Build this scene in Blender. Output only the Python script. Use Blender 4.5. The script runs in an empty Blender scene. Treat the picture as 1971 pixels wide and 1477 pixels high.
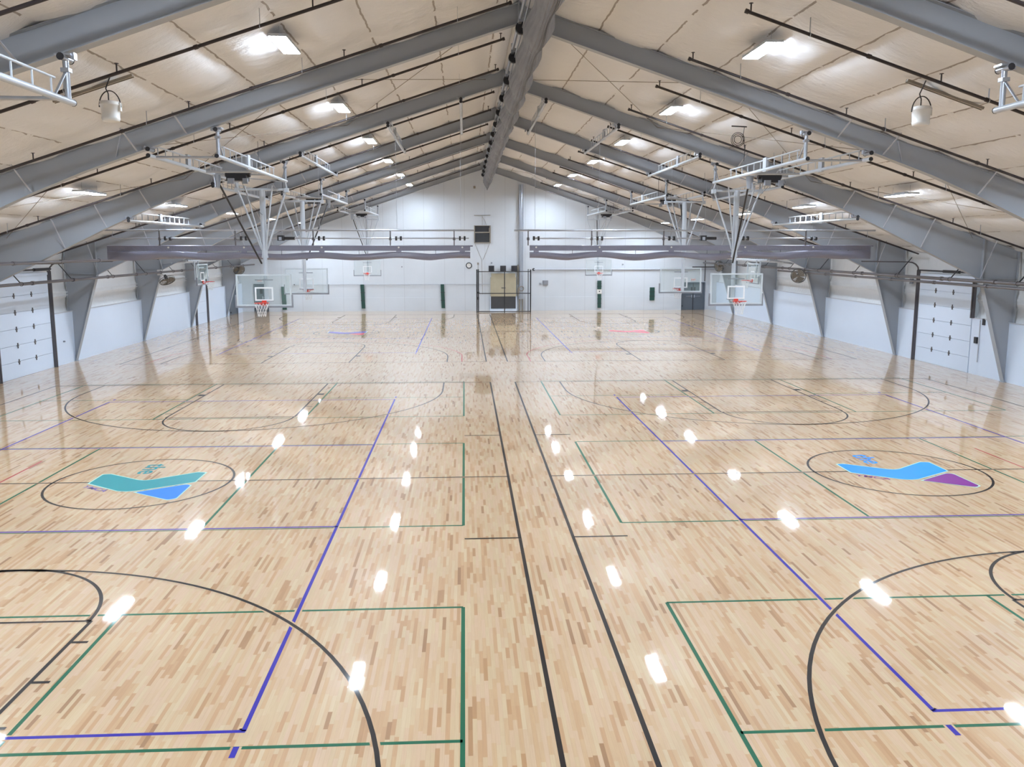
import bpy, math, random
from mathutils import Vector, Matrix
random.seed(7)
C = bpy.context.scene.collection
sc = bpy.context.scene

# ------------------------------------------------------------------ camera
F_PX, PPX, PPY, YAW, PITCH, ROLL, CAM_Z = 1580.284, 975.287, 701.999, .0508359, .1427285, -.0004764, 4.85629
W, H = 1971, 1477
cam_d = bpy.data.cameras.new('camera'); cam = bpy.data.objects.new('camera', cam_d); C.objects.link(cam)
fw = Vector((math.sin(YAW)*math.cos(PITCH), math.cos(YAW)*math.cos(PITCH), -math.sin(PITCH)))
rt = Vector((math.cos(YAW), -math.sin(YAW), 0)); up = rt.cross(fw)
rt, up = math.cos(ROLL)*rt+math.sin(ROLL)*up, -math.sin(ROLL)*rt+math.cos(ROLL)*up
m = Matrix((rt, up, -fw)).transposed().to_4x4(); m.translation = (0, 0, CAM_Z); cam.matrix_world = m
cam_d.sensor_fit = 'HORIZONTAL'; cam_d.sensor_width = 36; cam_d.lens = 36*F_PX/W
cam_d.shift_x = (W/2-PPX)/W; cam_d.shift_y = -(H/2-PPY)/W
cam_d.clip_start = .05; cam_d.clip_end = 300
sc.camera = cam

# ------------------------------------------------------------------ world, exposure, lamp strength
world = bpy.data.worlds.new('world'); sc.world = world; world.use_nodes = True
world.node_tree.nodes['Background'].inputs[0].default_value = (.6, .7, .8, 1)
world.node_tree.nodes['Background'].inputs[1].default_value = .3
sc.view_settings.view_transform = 'Standard'; sc.view_settings.look = 'None'
sc.view_settings.gamma = 1; sc.view_settings.use_curve_mapping = False
sc.view_settings.exposure = 0.0
LAMP = 212.0

# ------------------------------------------------------------------ building numbers (metres)
XR = 1.346                       # ridge line
WL, WR = -16.72, 19.45           # side walls
Y0, Y1 = -2.0, 62.8              # near and far wall
RZ, SL = 10.684, .328            # ridge height, slope
FR = [-1.78, 5.76, 13.30, 20.80, 28.34, 35.88, 43.42, 50.95, 58.49]
def roof(x): return RZ-SL*abs(x-XR)

# ------------------------------------------------------------------ materials
def nodes(name):
    mt = bpy.data.materials.new(name); mt.use_nodes = True
    nt = mt.node_tree; return mt, nt, nt.nodes['Principled BSDF']
def math_n(nt, op, a, b=None, c=None):
    n = nt.nodes.new('ShaderNodeMath'); n.operation = op
    for i, v in enumerate((a, b, c)):
        if v is None: continue
        if isinstance(v, (int, float)): n.inputs[i].default_value = v
        else: nt.links.new(v, n.inputs[i])
    return n.outputs[0]
def mixc(nt, f, a, b, mode='MIX'):
    n = nt.nodes.new('ShaderNodeMix'); n.data_type = 'RGBA'; n.blend_type = mode
    for k, v in ((0, f), (6, a), (7, b)):
        if isinstance(v, (int, float)): n.inputs[k].default_value = v
        elif isinstance(v, tuple): n.inputs[k].default_value = (*v, 1) if len(v) == 3 else v
        else: nt.links.new(v, n.inputs[k])
    return n.outputs[2]
def noise(nt, vec, scale, detail=3, rough=.5):
    n = nt.nodes.new('ShaderNodeTexNoise'); n.inputs['Scale'].default_value = scale
    n.inputs['Detail'].default_value = detail; n.inputs['Roughness'].default_value = rough
    if vec is not None: nt.links.new(vec, n.inputs['Vector'])
    return n.outputs[0]
def scaled(nt, vec, s):
    n = nt.nodes.new('ShaderNodeVectorMath'); n.operation = 'MULTIPLY'; nt.links.new(vec, n.inputs[0]); n.inputs[1].default_value = s
    return n.outputs[0]
def objco(nt):
    return nt.nodes.new('ShaderNodeTexCoord').outputs['Object']
def ramp(nt, fac, stops):
    n = nt.nodes.new('ShaderNodeValToRGB'); e = n.color_ramp.elements
    while len(e) > 1: e.remove(e[-1])
    e[0].position = stops[0][0]; e[0].color = (*stops[0][1], 1)
    for p, c in stops[1:]:
        x = e.new(p); x.color = (*c, 1)
    nt.links.new(fac, n.inputs[0]); return n.outputs[0]
def plain(name, col, rough=.5, metal=0, var=.12, nscale=3, bump=0, coat=0, spec=.5):
    mt, nt, b = nodes(name); co = objco(nt)
    f = noise(nt, co, nscale, 4, .6)
    f2 = math_n(nt, 'MULTIPLY_ADD', f, 2*var, 1-var)
    d = nt.nodes.new('ShaderNodeVectorMath'); d.operation = 'SCALE'; d.inputs[0].default_value = col; nt.links.new(f2, d.inputs['Scale'])
    nt.links.new(d.outputs[0], b.inputs['Base Color'])
    b.inputs['Roughness'].default_value = rough; b.inputs['Metallic'].default_value = metal
    b.inputs['Coat Weight'].default_value = coat; b.inputs['Specular IOR Level'].default_value = spec
    if bump:
        bn = nt.nodes.new('ShaderNodeBump'); bn.inputs['Strength'].default_value = bump; bn.inputs['Distance'].default_value = .02
        nt.links.new(noise(nt, co, nscale*6, 4), bn.inputs['Height']); nt.links.new(bn.outputs[0], b.inputs['Normal'])
    return mt
M = {}
M['steel'] = plain('grey painted steel', (.32, .345, .38), .42, 0, .05, .7)
M['black'] = plain('black painted metal', (.018, .018, .022), .45)
M['dark'] = plain('dark pipe paint', (.024, .018, .02), .45)
M['pipe'] = plain('bare steel pipe', (.13, .12, .125), .4, .4)
M['white_metal'] = plain('white powder coat', (.46, .50, .55), .35)
M['zinc'] = plain('galvanised metal', (.42, .45, .50), .28, .75, .08, 5)
M['strut'] = plain('tan strut channel', (.27, .24, .20), .5, .3)
M['orange'] = plain('orange red rim enamel', (.62, .045, .025), .35)
M['frame_grey'] = plain('pale grey board frame', (.50, .55, .58), .35)
M['net'] = plain('white net cord', (.72, .74, .76), .8)
M['pad'] = plain('grey foam padding', (.22, .23, .26), .55)
M['vinyl'] = plain('grey curtain vinyl', (.205, .205, .265), .3, 0, .08, 2, .5)
M['green'] = plain('dark green padding', (.012, .055, .042), .5)
M['plastic'] = plain('white plastic', (.68, .67, .64), .4)
M['wallpaint'] = plain('white liner panel', (.60, .68, .80), .45, 0, .03, .6)
M['door'] = plain('dark grey door paint', (.10, .12, .145), .45, 0, .06, 2)
M['beige'] = plain('beige sheet metal', (.40, .355, .25), .5)
M['coil'] = plain('dark louvre metal', (.075, .075, .08), .5)
M['red'] = plain('red sign plastic', (.6, .03, .03), .4)
M['trim'] = plain('light trim metal', (.45, .47, .52), .4)
M['fanmesh'] = plain('dark wire cage', (.09, .09, .085), .5, .3)

# maple floor
def maple():
    mt, nt, b = nodes('varnished maple strips')
    sep = nt.nodes.new('ShaderNodeSeparateXYZ'); co = objco(nt); nt.links.new(co, sep.inputs[0])
    x, y = sep.outputs[0], sep.outputs[1]
    row = math_n(nt, 'FLOOR', math_n(nt, 'DIVIDE', x, .046))
    def wn(v, dim='1D', w=None):
        n = nt.nodes.new('ShaderNodeTexWhiteNoise'); n.noise_dimensions = dim
        nt.links.new(v, n.inputs['W' if dim == '1D' else 'Vector']); return n.outputs
    r1 = wn(row)[0]
    r2 = wn(math_n(nt, 'ADD', row, 411.3))[0]
    ln = math_n(nt, 'MULTIPLY_ADD', r2, .50, .25)
    idx = math_n(nt, 'FLOOR', math_n(nt, 'DIVIDE', math_n(nt, 'MULTIPLY_ADD', r1, 7.3, y), ln))
    cmb = nt.nodes.new('ShaderNodeCombineXYZ'); nt.links.new(row, cmb.inputs[0]); nt.links.new(idx, cmb.inputs[1])
    cell = wn(cmb.outputs[0], '3D')
    col = ramp(nt, cell[0], [(0, (.585, .465, .30)), (.2, (.535, .405, .25)), (.4, (.57, .41, .28)), (.58, (.54, .39, .24)), (.76, (.52, .355, .20)),
                             (.90, (.475, .30, .16)), (.97, (.41, .24, .115)), (1, (.29, .16, .075))])
    grain = noise(nt, scaled(nt, co, (70, 3.0, 1)), 1, 4, .6)
    col = mixc(nt, .24, col, mixc(nt, grain, (.35, .22, .12), (.95, .85, .72)), 'OVERLAY')
    cloud = noise(nt, scaled(nt, co, (.9, .5, 1)), 1.3, 3)
    col = mixc(nt, math_n(nt, 'MULTIPLY', cloud, .10), col, (.50, .33, .2))
    # hairline gaps between strips
    fx = math_n(nt, 'FRACT', math_n(nt, 'DIVIDE', x, .046))
    gap = math_n(nt, 'LESS_THAN', fx, .03)
    col = mixc(nt, math_n(nt, 'MULTIPLY', gap, .3), col, (.25, .15, .08))
    nt.links.new(col, b.inputs['Base Color'])
    b.inputs['Roughness'].default_value = .42; b.inputs['Specular IOR Level'].default_value = .25
    b.inputs['Coat Weight'].default_value = 1; b.inputs['Coat Roughness'].default_value = .03; b.inputs['Coat IOR'].default_value = 1.52
    # every strip lies at a very slightly different tilt
    sv = nt.nodes.new('ShaderNodeVectorMath'); sv.operation = 'SUBTRACT'; nt.links.new(cell[1], sv.inputs[0]); sv.inputs[1].default_value = (.5, .5, .5)
    wob = noise(nt, scaled(nt, co, (9, .8, 1)), 1, 2)
    wv = nt.nodes.new('ShaderNodeCombineXYZ'); nt.links.new(math_n(nt, 'MULTIPLY_ADD', wob, .003, -.0015), wv.inputs[0])
    nt.links.new(math_n(nt, 'MULTIPLY_ADD', noise(nt, scaled(nt, co, (3, 2.2, 1)), 1, 2), .0, .0), wv.inputs[1]); wv.inputs[2].default_value = 1
    s2 = scaled(nt, sv.outputs[0], (.0045, .0, 0))
    ad = nt.nodes.new('ShaderNodeVectorMath'); ad.operation = 'ADD'; nt.links.new(s2, ad.inputs[0]); nt.links.new(wv.outputs[0], ad.inputs[1])
    nm = nt.nodes.new('ShaderNodeVectorMath'); nm.operation = 'NORMALIZE'; nt.links.new(ad.outputs[0], nm.inputs[0])
    nt.links.new(nm.outputs[0], b.inputs['Coat Normal'])
    return mt
M['maple'] = maple()
def paint(name, col):
    mt, nt, b = nodes(name); co = objco(nt)
    f = noise(nt, scaled(nt, co, (30, 3, 1)), 1, 3)
    nt.links.new(mixc(nt, math_n(nt, 'MULTIPLY', f, .3), col, tuple(c*.7 for c in col)), b.inputs['Base Color']); b.inputs['Specular IOR Level'].default_value = .15
    b.inputs['Roughness'].default_value = .45; b.inputs['Coat Weight'].default_value = .5; b.inputs['Coat Roughness'].default_value = .04
    return mt
M['p_black'] = paint('black court paint', (.010, .006, .005)); M['p_green'] = paint('green court paint', (.002, .115, .055))
M['p_blue'] = paint('blue court paint', (.022, .015, .33)); M['p_red'] = paint('red court paint', (.42, .06, .05))
M['p_teal'] = paint('teal logo paint', (.003, .27, .30)); M['p_azure'] = paint('azure logo paint', (.003, .20, .80))
M['p_sky'] = paint('bright blue logo paint', (.004, .30, .90)); M['p_purple'] = paint('purple logo paint', (.22, .025, .26))
M['p_pale'] = paint('pale logo edge', (.42, .72, .62)); M['p_violet'] = paint('violet logo paint', (.16, .12, .42)); M['p_scarlet'] = paint('scarlet logo paint', (.70, .08, .12))

# draped white insulation facing
def insulation(name, col, axis='x', pitch=1.444, org=XR):
    mt, nt, b = nodes(name); co = objco(nt)
    sep = nt.nodes.new('ShaderNodeSeparateXYZ'); nt.links.new(co, sep.inputs[0])
    ax = sep.outputs[0 if axis == 'x' else 2]
    u = math_n(nt, 'ABSOLUTE', math_n(nt, 'SUBTRACT', ax, org)) if axis == 'x' else ax
    wob = noise(nt, scaled(nt, co, (1, 1, 1)), 2.2, 4)
    uu = math_n(nt, 'DIVIDE', math_n(nt, 'ADD', u, math_n(nt, 'MULTIPLY_ADD', wob, .10, -.05-(.53 if axis == 'x' else 0))), pitch)
    fr = math_n(nt, 'ABSOLUTE', math_n(nt, 'SUBTRACT', math_n(nt, 'FRACT', math_n(nt, 'ADD', uu, .5)), .5))
    line = math_n(nt, 'LESS_THAN', fr, .014)
    patch = math_n(nt, 'GREATER_THAN', noise(nt, co, 1.1, 3), .42)
    big = noise(nt, co, .35, 4)
    base = mixc(nt, big, tuple(c*.90 for c in col), col)
    stain = noise(nt, co, 1.7, 6, .7)
    base = mixc(nt, math_n(nt, 'MULTIPLY', math_n(nt, 'GREATER_THAN', stain, .70), .35), base, tuple(c*.6 for c in col))
    base = mixc(nt, math_n(nt, 'MULTIPLY', math_n(nt, 'MULTIPLY', line, patch), .7 if axis == 'x' else .25), base, (.17, .13, .10))
    nt.links.new(base, b.inputs['Base Color']); b.inputs['Roughness'].default_value = .6; b.inputs['Specular IOR Level'].default_value = .25
    bn = nt.nodes.new('ShaderNodeBump'); bn.inputs['Strength'].default_value = .8; bn.inputs['Distance'].default_value = .06
    n1 = noise(nt, scaled(nt, co, (1.2, 2.4, 1.2)), 1.6, 6, .62)
    seam = math_n(nt, 'FRACT', math_n(nt, 'DIVIDE', sep.outputs[1], 1.22))
    sg = math_n(nt, 'LESS_THAN', seam, .03)
    nt.links.new(math_n(nt, 'SUBTRACT', n1, math_n(nt, 'MULTIPLY', sg, .15)), bn.inputs['Height']); nt.links.new(bn.outputs[0], b.inputs['Normal'])
    return mt
M['insul'] = insulation('white vinyl insulation facing', (.74, .745, .76))
M['insul_wall'] = insulation('wall insulation facing', (.68, .70, .72), 'z', 50)
def endwall():
    mt, nt, b = nodes('end wall white liner'); co = objco(nt)
    sep = nt.nodes.new('ShaderNodeSeparateXYZ'); nt.links.new(co, sep.inputs[0])
    u = math_n(nt, 'FRACT', math_n(nt, 'DIVIDE', sep.outputs[0], 1.53))
    line = math_n(nt, 'LESS_THAN', u, .022)
    base = mixc(nt, noise(nt, co, .5, 4), (.50, .53, .56), (.58, .61, .65))
    base = mixc(nt, math_n(nt, 'MULTIPLY', line, .32), base, (.3, .3, .32))
    nt.links.new(base, b.inputs['Base Color']); b.inputs['Roughness'].default_value = .5
    return mt
M['endwall'] = endwall()
def emis(name, col, s):
    mt, nt, b = nodes(name); b.inputs['Base Color'].default_value = (.8, .8, .8, 1)
    b.inputs['Emission Color'].default_value = (*col, 1); b.inputs['Emission Strength'].default_value = s; return mt
M['lamp'] = emis('lit lamp lens', (.80, .92, 1.07), LAMP)
def glass():
    mt = bpy.data.materials.new('backboard glass'); mt.use_nodes = True; nt = mt.node_tree
    b = nt.nodes['Principled BSDF']; out = nt.nodes['Material Output']
    b.inputs['Base Color'].default_value = (.42, .58, .55, 1); b.inputs['Roughness'].default_value = .03; b.inputs['Alpha'].default_value = .09
    b.inputs['Specular IOR Level'].default_value = .8
    return mt
M['glass'] = glass()
def netfab():
    mt, nt, b = nodes('grey curtain mesh'); co = objco(nt)
    sep = nt.nodes.new('ShaderNodeSeparateXYZ'); nt.links.new(co, sep.inputs[0])
    n = noise(nt, scaled(nt, co, (6, .5, 6)), 2, 3)
    base = mixc(nt, n, (.12, .125, .14), (.28, .29, .32)); nt.links.new(base, b.inputs['Base Color']); b.inputs['Roughness'].default_value = .6
    return mt
M['mesh'] = netfab()

# ------------------------------------------------------------------ mesh builder
class MB:
    def __init__(s): s.v = []; s.f = []; s.sm = []; s.mi = []; s.k = 0
    def add(s, vs, fs, smooth=False):
        o = len(s.v); s.v += [tuple(p) for p in vs]
        for f in fs: s.f.append([i+o for i in f]); s.sm.append(smooth); s.mi.append(s.k)
        return s
    def box(s, x0, x1, y0, y1, z0, z1):
        vs = [(x, y, z) for x in (x0, x1) for y in (y0, y1) for z in (z0, z1)]
        return s.add(vs, [(0, 1, 3, 2), (4, 6, 7, 5), (0, 4, 5, 1), (2, 3, 7, 6), (0, 2, 6, 4), (1, 5, 7, 3)])
    def bar(s, a, b, w, h, upv=(0, 0, 1)):
        a, b = Vector(a), Vector(b); d = (b-a).normalized(); u = Vector(upv)
        if abs(d.dot(u)) > .99: u = Vector((1, 0, 0))
        r = d.cross(u).normalized(); u = r.cross(d)
        vs = [p+r*i*w/2+u*j*h/2 for p in (a, b) for i in (-1, 1) for j in (-1, 1)]
        return s.add(vs, [(0, 1, 3, 2), (4, 6, 7, 5), (0, 4, 5, 1), (2, 3, 7, 6), (0, 2, 6, 4), (1, 5, 7, 3)])
    def tube(s, a, b, r, n=10, r2=None, caps=True):
        a, b = Vector(a), Vector(b); d = (b-a).normalized()
        u = Vector((0, 0, 1)) if abs(d.z) < .9 else Vector((1, 0, 0))
        x = d.cross(u).normalized(); y = d.cross(x); r2 = r if r2 is None else r2
        vs = []
        for p, q in ((a, r), (b, r2)):
            for i in range(n):
                t = 2*math.pi*i/n; vs.append(p+(x*math.cos(t)+y*math.sin(t))*q)
        s.add(vs, [(i, (i+1) % n, n+(i+1) % n, n+i) for i in range(n)], True)
        if caps: s.add(vs[:n], [tuple(range(n))[::-1]]); s.add(vs[n:], [tuple(range(n))])
        return s
    def path(s, pts, r, n=8):
        for a, b in zip(pts, pts[1:]): s.tube(a, b, r, n)
        return s
    def prism(s, poly, axis, t0, t1):
        # poly in the plane across axis ('y': (x,z), 'x': (y,z), 'z': (x,y))
        def P(q, t): return {'y': (q[0], t, q[1]), 'x': (t, q[0], q[1]), 'z': (q[0], q[1], t)}[axis]
        n = len(poly); vs = [P(q, t0) for q in poly]+[P(q, t1) for q in poly]
        return s.add(vs, [tuple(range(n)), tuple(range(2*n-1, n-1, -1))]+[(i, n+i, n+(i+1) % n, (i+1) % n) for i in range(n)])
    def ring(s, c, R, r, nrm=(0, 0, 1), n=28, m=8, a0=0, a1=2*math.pi):
        c = Vector(c); d = Vector(nrm).normalized(); u = Vector((0, 0, 1)) if abs(d.z) < .9 else Vector((1, 0, 0))
        x = d.cross(u).normalized(); y = d.cross(x); vs = []; full = abs(a1-a0-2*math.pi) < 1e-6; N = n if full else n+1
        for i in range(N):
            t = a0+(a1-a0)*i/n; e = x*math.cos(t)+y*math.sin(t)
            for j in range(m):
                q = 2*math.pi*j/m; vs.append(c+e*(R+r*math.cos(q))+d*r*math.sin(q))
        return s.add(vs, [(i*m+j, i*m+(j+1) % m, ((i+1) % N)*m+(j+1) % m, ((i+1) % N)*m+j) for i in range(n) for j in range(m)], True)
    def lathe(s, prof, c=(0, 0, 0), n=24):
        vs = [(c[0]+r*math.cos(2*math.pi*i/n), c[1]+r*math.sin(2*math.pi*i/n), c[2]+z) for r, z in prof for i in range(n)]
        return s.add(vs, [(k*n+i, k*n+(i+1) % n, (k+1)*n+(i+1) % n, (k+1)*n+i) for k in range(len(prof)-1) for i in range(n)], True)
    def build(s, name, mat, parent=None, label=None):
        me = bpy.data.meshes.new(name); me.from_pydata(s.v, [], s.f)
        for mt in (mat if isinstance(mat, list) else [mat]): me.materials.append(M[mt])
        me.polygons.foreach_set('use_smooth', s.sm)
        if isinstance(mat, list): me.polygons.foreach_set('material_index', s.mi)
        me.update(); o = bpy.data.objects.new(name, me); C.objects.link(o)
        if parent: o.parent = parent
        if label: o['label'] = label
        return o
def tag(o, label, cat, group=None, kind=None):
    if label: o['label'] = label
    if cat: o['category'] = cat
    if group: o['group'] = group
    if kind: o['kind'] = kind
    return o
def thing(name, loc, label, cat, group=None, rz=0):
    o = bpy.data.objects.new(name, None); C.objects.link(o); o.location = loc; o.rotation_euler = (0, 0, rz); o.empty_display_size = .2
    return tag(o, label, cat, group)
def struct(o): o['kind'] = 'structure'; return o
KIDS = {}
def dup(root, loc, label, rz=None):
    r = root.copy(); C.objects.link(r); r.location = loc; r['label'] = label
    if rz is not None: r.rotation_euler = (0, 0, rz)
    for ch in list(root.children):
        c = ch.copy(); C.objects.link(c); c.parent = r
        for g in list(ch.children):
            d = g.copy(); C.objects.link(d); d.parent = c
    return r
ORD = ['first', 'second', 'third', 'fourth', 'fifth', 'sixth', 'seventh', 'eighth', 'ninth', 'tenth', 'eleventh', 'twelfth', 'thirteenth', 'fourteenth', 'fifteenth', 'sixteenth']

# ------------------------------------------------------------------ floor with its painted court lines
fb = MB(); fb.k = 0
fb.add([(WL-.1, Y0, 0), (WR+.1, Y0, 0), (WR+.1, Y1, 0), (WL-.1, Y1, 0)], [(0, 1, 2, 3)])
KM = {'maple': 0, 'black': 1, 'green': 2, 'blue': 3, 'red': 4}
LW = .05
def strip(x0, y0, x1, y1, w, col, z):
    fb.k = KM[col]; d = Vector((x1-x0, y1-y0)).normalized(); n = Vector((-d.y, d.x))*w/2
    fb.add([(x0-n.x, y0-n.y, z), (x1-n.x, y1-n.y, z), (x1+n.x, y1+n.y, z), (x0+n.x, y0+n.y, z)][::1], [(0, 1, 2, 3)])
def arc(cx, cy, r, a0, a1, w, col, z, n=64):
    fb.k = KM[col]; vs = []
    for i in range(n+1):
        t = math.radians(a0+(a1-a0)*i/n)
        for q in (r-w/2, r+w/2): vs.append((cx+q*math.cos(t), cy+q*math.sin(t), z))
    fb.add(vs, [(2*i, 2*i+1, 2*i+3, 2*i+2) for i in range(n)])
def line(x0, y0, x1, y1, col, z, gap=False, w=LW):
    if gap: strip(x0, y0, x1, y1, w+.05, 'maple', z-.0004)
    strip(x0, y0, x1, y1, w, col, z)
def garc(cx, cy, r, a0, a1, col, z):
    arc(cx, cy, r, a0, a1, LW+.05, 'maple', z-.0004); arc(cx, cy, r, a0, a1, LW, col, z)
ZG, ZB, ZK = .0010, .0020, .0030
XLc, XRc = -6.75, 9.39
def court(cx, ym, xi, xo, green):
    HL = 12.327; s = 1 if xi > xo else -1
    lo, hi = ym-HL, ym+HL
    if green:
        g = [xi-s*.95+0*s, 0, 0, 0]; xa = xi-s*.95; xs = [xa, xa-s*4.55, xa-s*8.82, xa-s*13.40]
        for k in (-1, 0, 1):
            a, b = ym+9.43*k-3.06, ym+9.43*k+3.06
            for x in xs: line(x, a, x, b, 'green', ZG)
            for y in (a, b): line(xs[0], y, xs[3], y, 'green', ZG)
            line(xs[0], (a+b)/2, xs[1], (a+b)/2, 'green', ZG); line(xs[2], (a+b)/2, xs[3], (a+b)/2, 'green', ZG)
    # volleyball
    for x in (cx-4.48, cx+4.48):
        line(x, ym-9.15, x, ym+9.12, 'blue', ZB, True)
        for y in (ym-9.5, ym+9.5): line(x, y-.09, x, y+.09, 'blue', ZB, True, .06)
    for y in (ym-9.15, ym-3.0, ym+3.0, ym+9.12): line(cx-4.5, y, cx+4.5, y, 'blue', ZB, True)
    # basketball
    line(xi, lo, xi, hi, 'black', ZK, True, .055); line(xo, lo, xo, hi, 'black', ZK, True)
    for y in (lo, ym, hi): line(xi, y, xo, y, 'black', ZK, True)
    for y in (ym-3.73, ym+3.88): line(xi, y, xi-s*.93, y, 'black', ZK)
    garc(cx, ym, 1.825, 0, 360, 'black', ZK)
    for e, sg in ((lo, 1), (hi, -1)):
        c = e+sg*1.60; R = 5.975
        line(cx-R, e, cx-R, c, 'black', ZK, True); line(cx+R, e, cx+R, c, 'black', ZK, True)
        garc(cx, c, R, 0 if sg > 0 else 180, 180 if sg > 0 else 360, 'black', ZK)
        ft = e+sg*5.79
        for k in (-1, 1):
            xx = cx+k*1.83; line(xx, e, xx, ft, 'black', ZK, True)
            for q, w in ((2.15, .28), (3.35, .05), (4.25, .05), (5.2, .05)):
                line(xx+k*.02, e+sg*q, xx+k*.22, e+sg*q, 'black', ZK, False, w)
        line(cx-1.83, ft, cx+1.83, ft, 'black', ZK, True)
        garc(cx, ft, 1.80, 0 if sg > 0 else 180, 180 if sg > 0 else 360, 'black', ZK)
court(XLc, 16.97, .895, -14.40, True); court(XRc, 16.97, 1.795, 17.05, True)
court(XLc, 46.98, .895, -14.40, False); court(XRc, 46.98, 1.795, 17.05, False)
for cx in (XLc, XRc):
    e = 34.65; line(cx-6.6, e, cx-6.6, e+2.3, 'red', ZG); line(cx+6.6, e, cx+6.6, e+2.3, 'red', ZG)
    a = math.degrees(math.atan2(.72, 6.6)); arc(cx, e+1.58, 6.64, a, 180-a, LW, 'red', ZG)
line(-9.69, 15.2, -9.69, 18.8, 'red', ZG); line(12.34, 15.2, 12.34, 18.85, 'red', ZG)
floor = struct(fb.build('floor', ['maple', 'p_black', 'p_green', 'p_blue', 'p_red']))

# centre circle logos
def offset(poly, d):
    n = len(poly); A = sum(poly[i][0]*poly[(i+1) % n][1]-poly[(i+1) % n][0]*poly[i][1] for i in range(n)); sg = 1 if A > 0 else -1
    out = []
    for i in range(n):
        p0, p1, p2 = Vector(poly[i-1]), Vector(poly[i]), Vector(poly[(i+1) % n])
        a = (p1-p0).normalized(); b = (p2-p1).normalized()
        na, nb = Vector((a.y, -a.x))*sg, Vector((b.y, -b.x))*sg; nn = (na+nb).normalized()
        k = d/max(.5, nn.dot(na)); out.append((p1.x+nn.x*k, p1.y+nn.y*k))
    return out
def round_poly(poly, r=.07, k=4):
    out = []; n = len(poly)
    for i in range(n):
        p0, p1, p2 = Vector(poly[i-1]), Vector(poly[i]), Vector(poly[(i+1) % n])
        a = p1+(p0-p1).normalized()*min(r, (p0-p1).length*.45); b = p1+(p2-p1).normalized()*min(r, (p2-p1).length*.45)
        for j in range(k+1):
            t = j/k; out.append(tuple((1-t)**2*a+2*t*(1-t)*p1+t*t*b))
    return out
def flat(name, poly, z, mat, parent, label=None):
    mb = MB(); mb.add([(x, y, z) for x, y in poly], [tuple(range(len(poly)))])
    # keep the face turned up
    o = mb.build(name, mat, parent, label)
    return o
def text(name, s, size, mat, parent, mtx, ext=.0, label=None, sx=1.0):
    cu = bpy.data.curves.new(name, 'FONT'); cu.body = s; cu.size = size; cu.extrude = ext; cu.align_x = 'CENTER'; cu.align_y = 'CENTER'; cu.offset = size*.012
    t = bpy.data.objects.new('tmp', cu); C.objects.link(t)
    me = bpy.data.meshes.new_from_object(t.evaluated_get(bpy.context.evaluated_depsgraph_get()))
    bpy.data.objects.remove(t); me.transform(mtx @ Matrix.Diagonal((sx, 1, 1, 1))); me.materials.clear(); me.materials.append(M[mat])
    o = bpy.data.objects.new(name, me); C.objects.link(o)
    if parent: o.parent = parent
    if label: o['label'] = label
    return o
CHEV = [(-1.05, .60), (-1.05, -.08), (-.24, -.64), (-.06, -.68), (.12, -.65), (1.10, -.07), (1.10, .65), (.92, .68), (.14, .13), (0, .09), (-.14, .13), (-.90, .62)]
TRI = [(.15, -.76), (.98, -.25), (1.09, -.31), (1.10, -1.20), (.97, -1.29)]
def logo(cx, cy, a, b, tx, ym, where):
    root = flat('center_logo', [(x+cx, y+cy) for x, y in offset(CHEV, .03)], .0036, 'p_pale', floor, where)
    flat('chevron', [(x+cx, y+cy) for x, y in round_poly(CHEV, .05)], .0042, a, root)
    flat('triangle_edge', [(x+cx, y+cy) for x, y in offset(TRI, .025)], .0036, 'p_pale', root)
    flat('triangle', [(x+cx, y+cy) for x, y in round_poly(TRI)], .0042, b, root)
    if tx:
        text('lettering', 'the', .62, tx, root, Matrix.Translation((cx-.17, cy+1.0, .0042)) @ Matrix.Rotation(-math.pi/2, 4, 'Z'), 0, 'blue lettering reading the', 1.0)
        text('lettering', 'YMCA', .20, ym, root, Matrix.Translation((cx-.76, cy-.47, .0042)) @ Matrix.Rotation(math.radians(-31), 4, 'Z'), 0, None, 1.25)
logo(XLc, 16.97, 'p_teal', 'p_azure', 'p_teal', 'p_violet', 'teal chevron and blue triangle painted in the near left center circle')
logo(XRc, 16.97, 'p_sky', 'p_purple', 'p_sky', 'p_purple', 'bright blue chevron and purple triangle painted in the near right center circle')
logo(XLc, 46.98, 'p_violet', 'p_scarlet', None, None, 'violet and red mark painted in the far left center circle')
logo(XRc, 46.98, 'p_scarlet', 'p_scarlet', None, None, 'red mark painted in the far right center circle')

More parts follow.
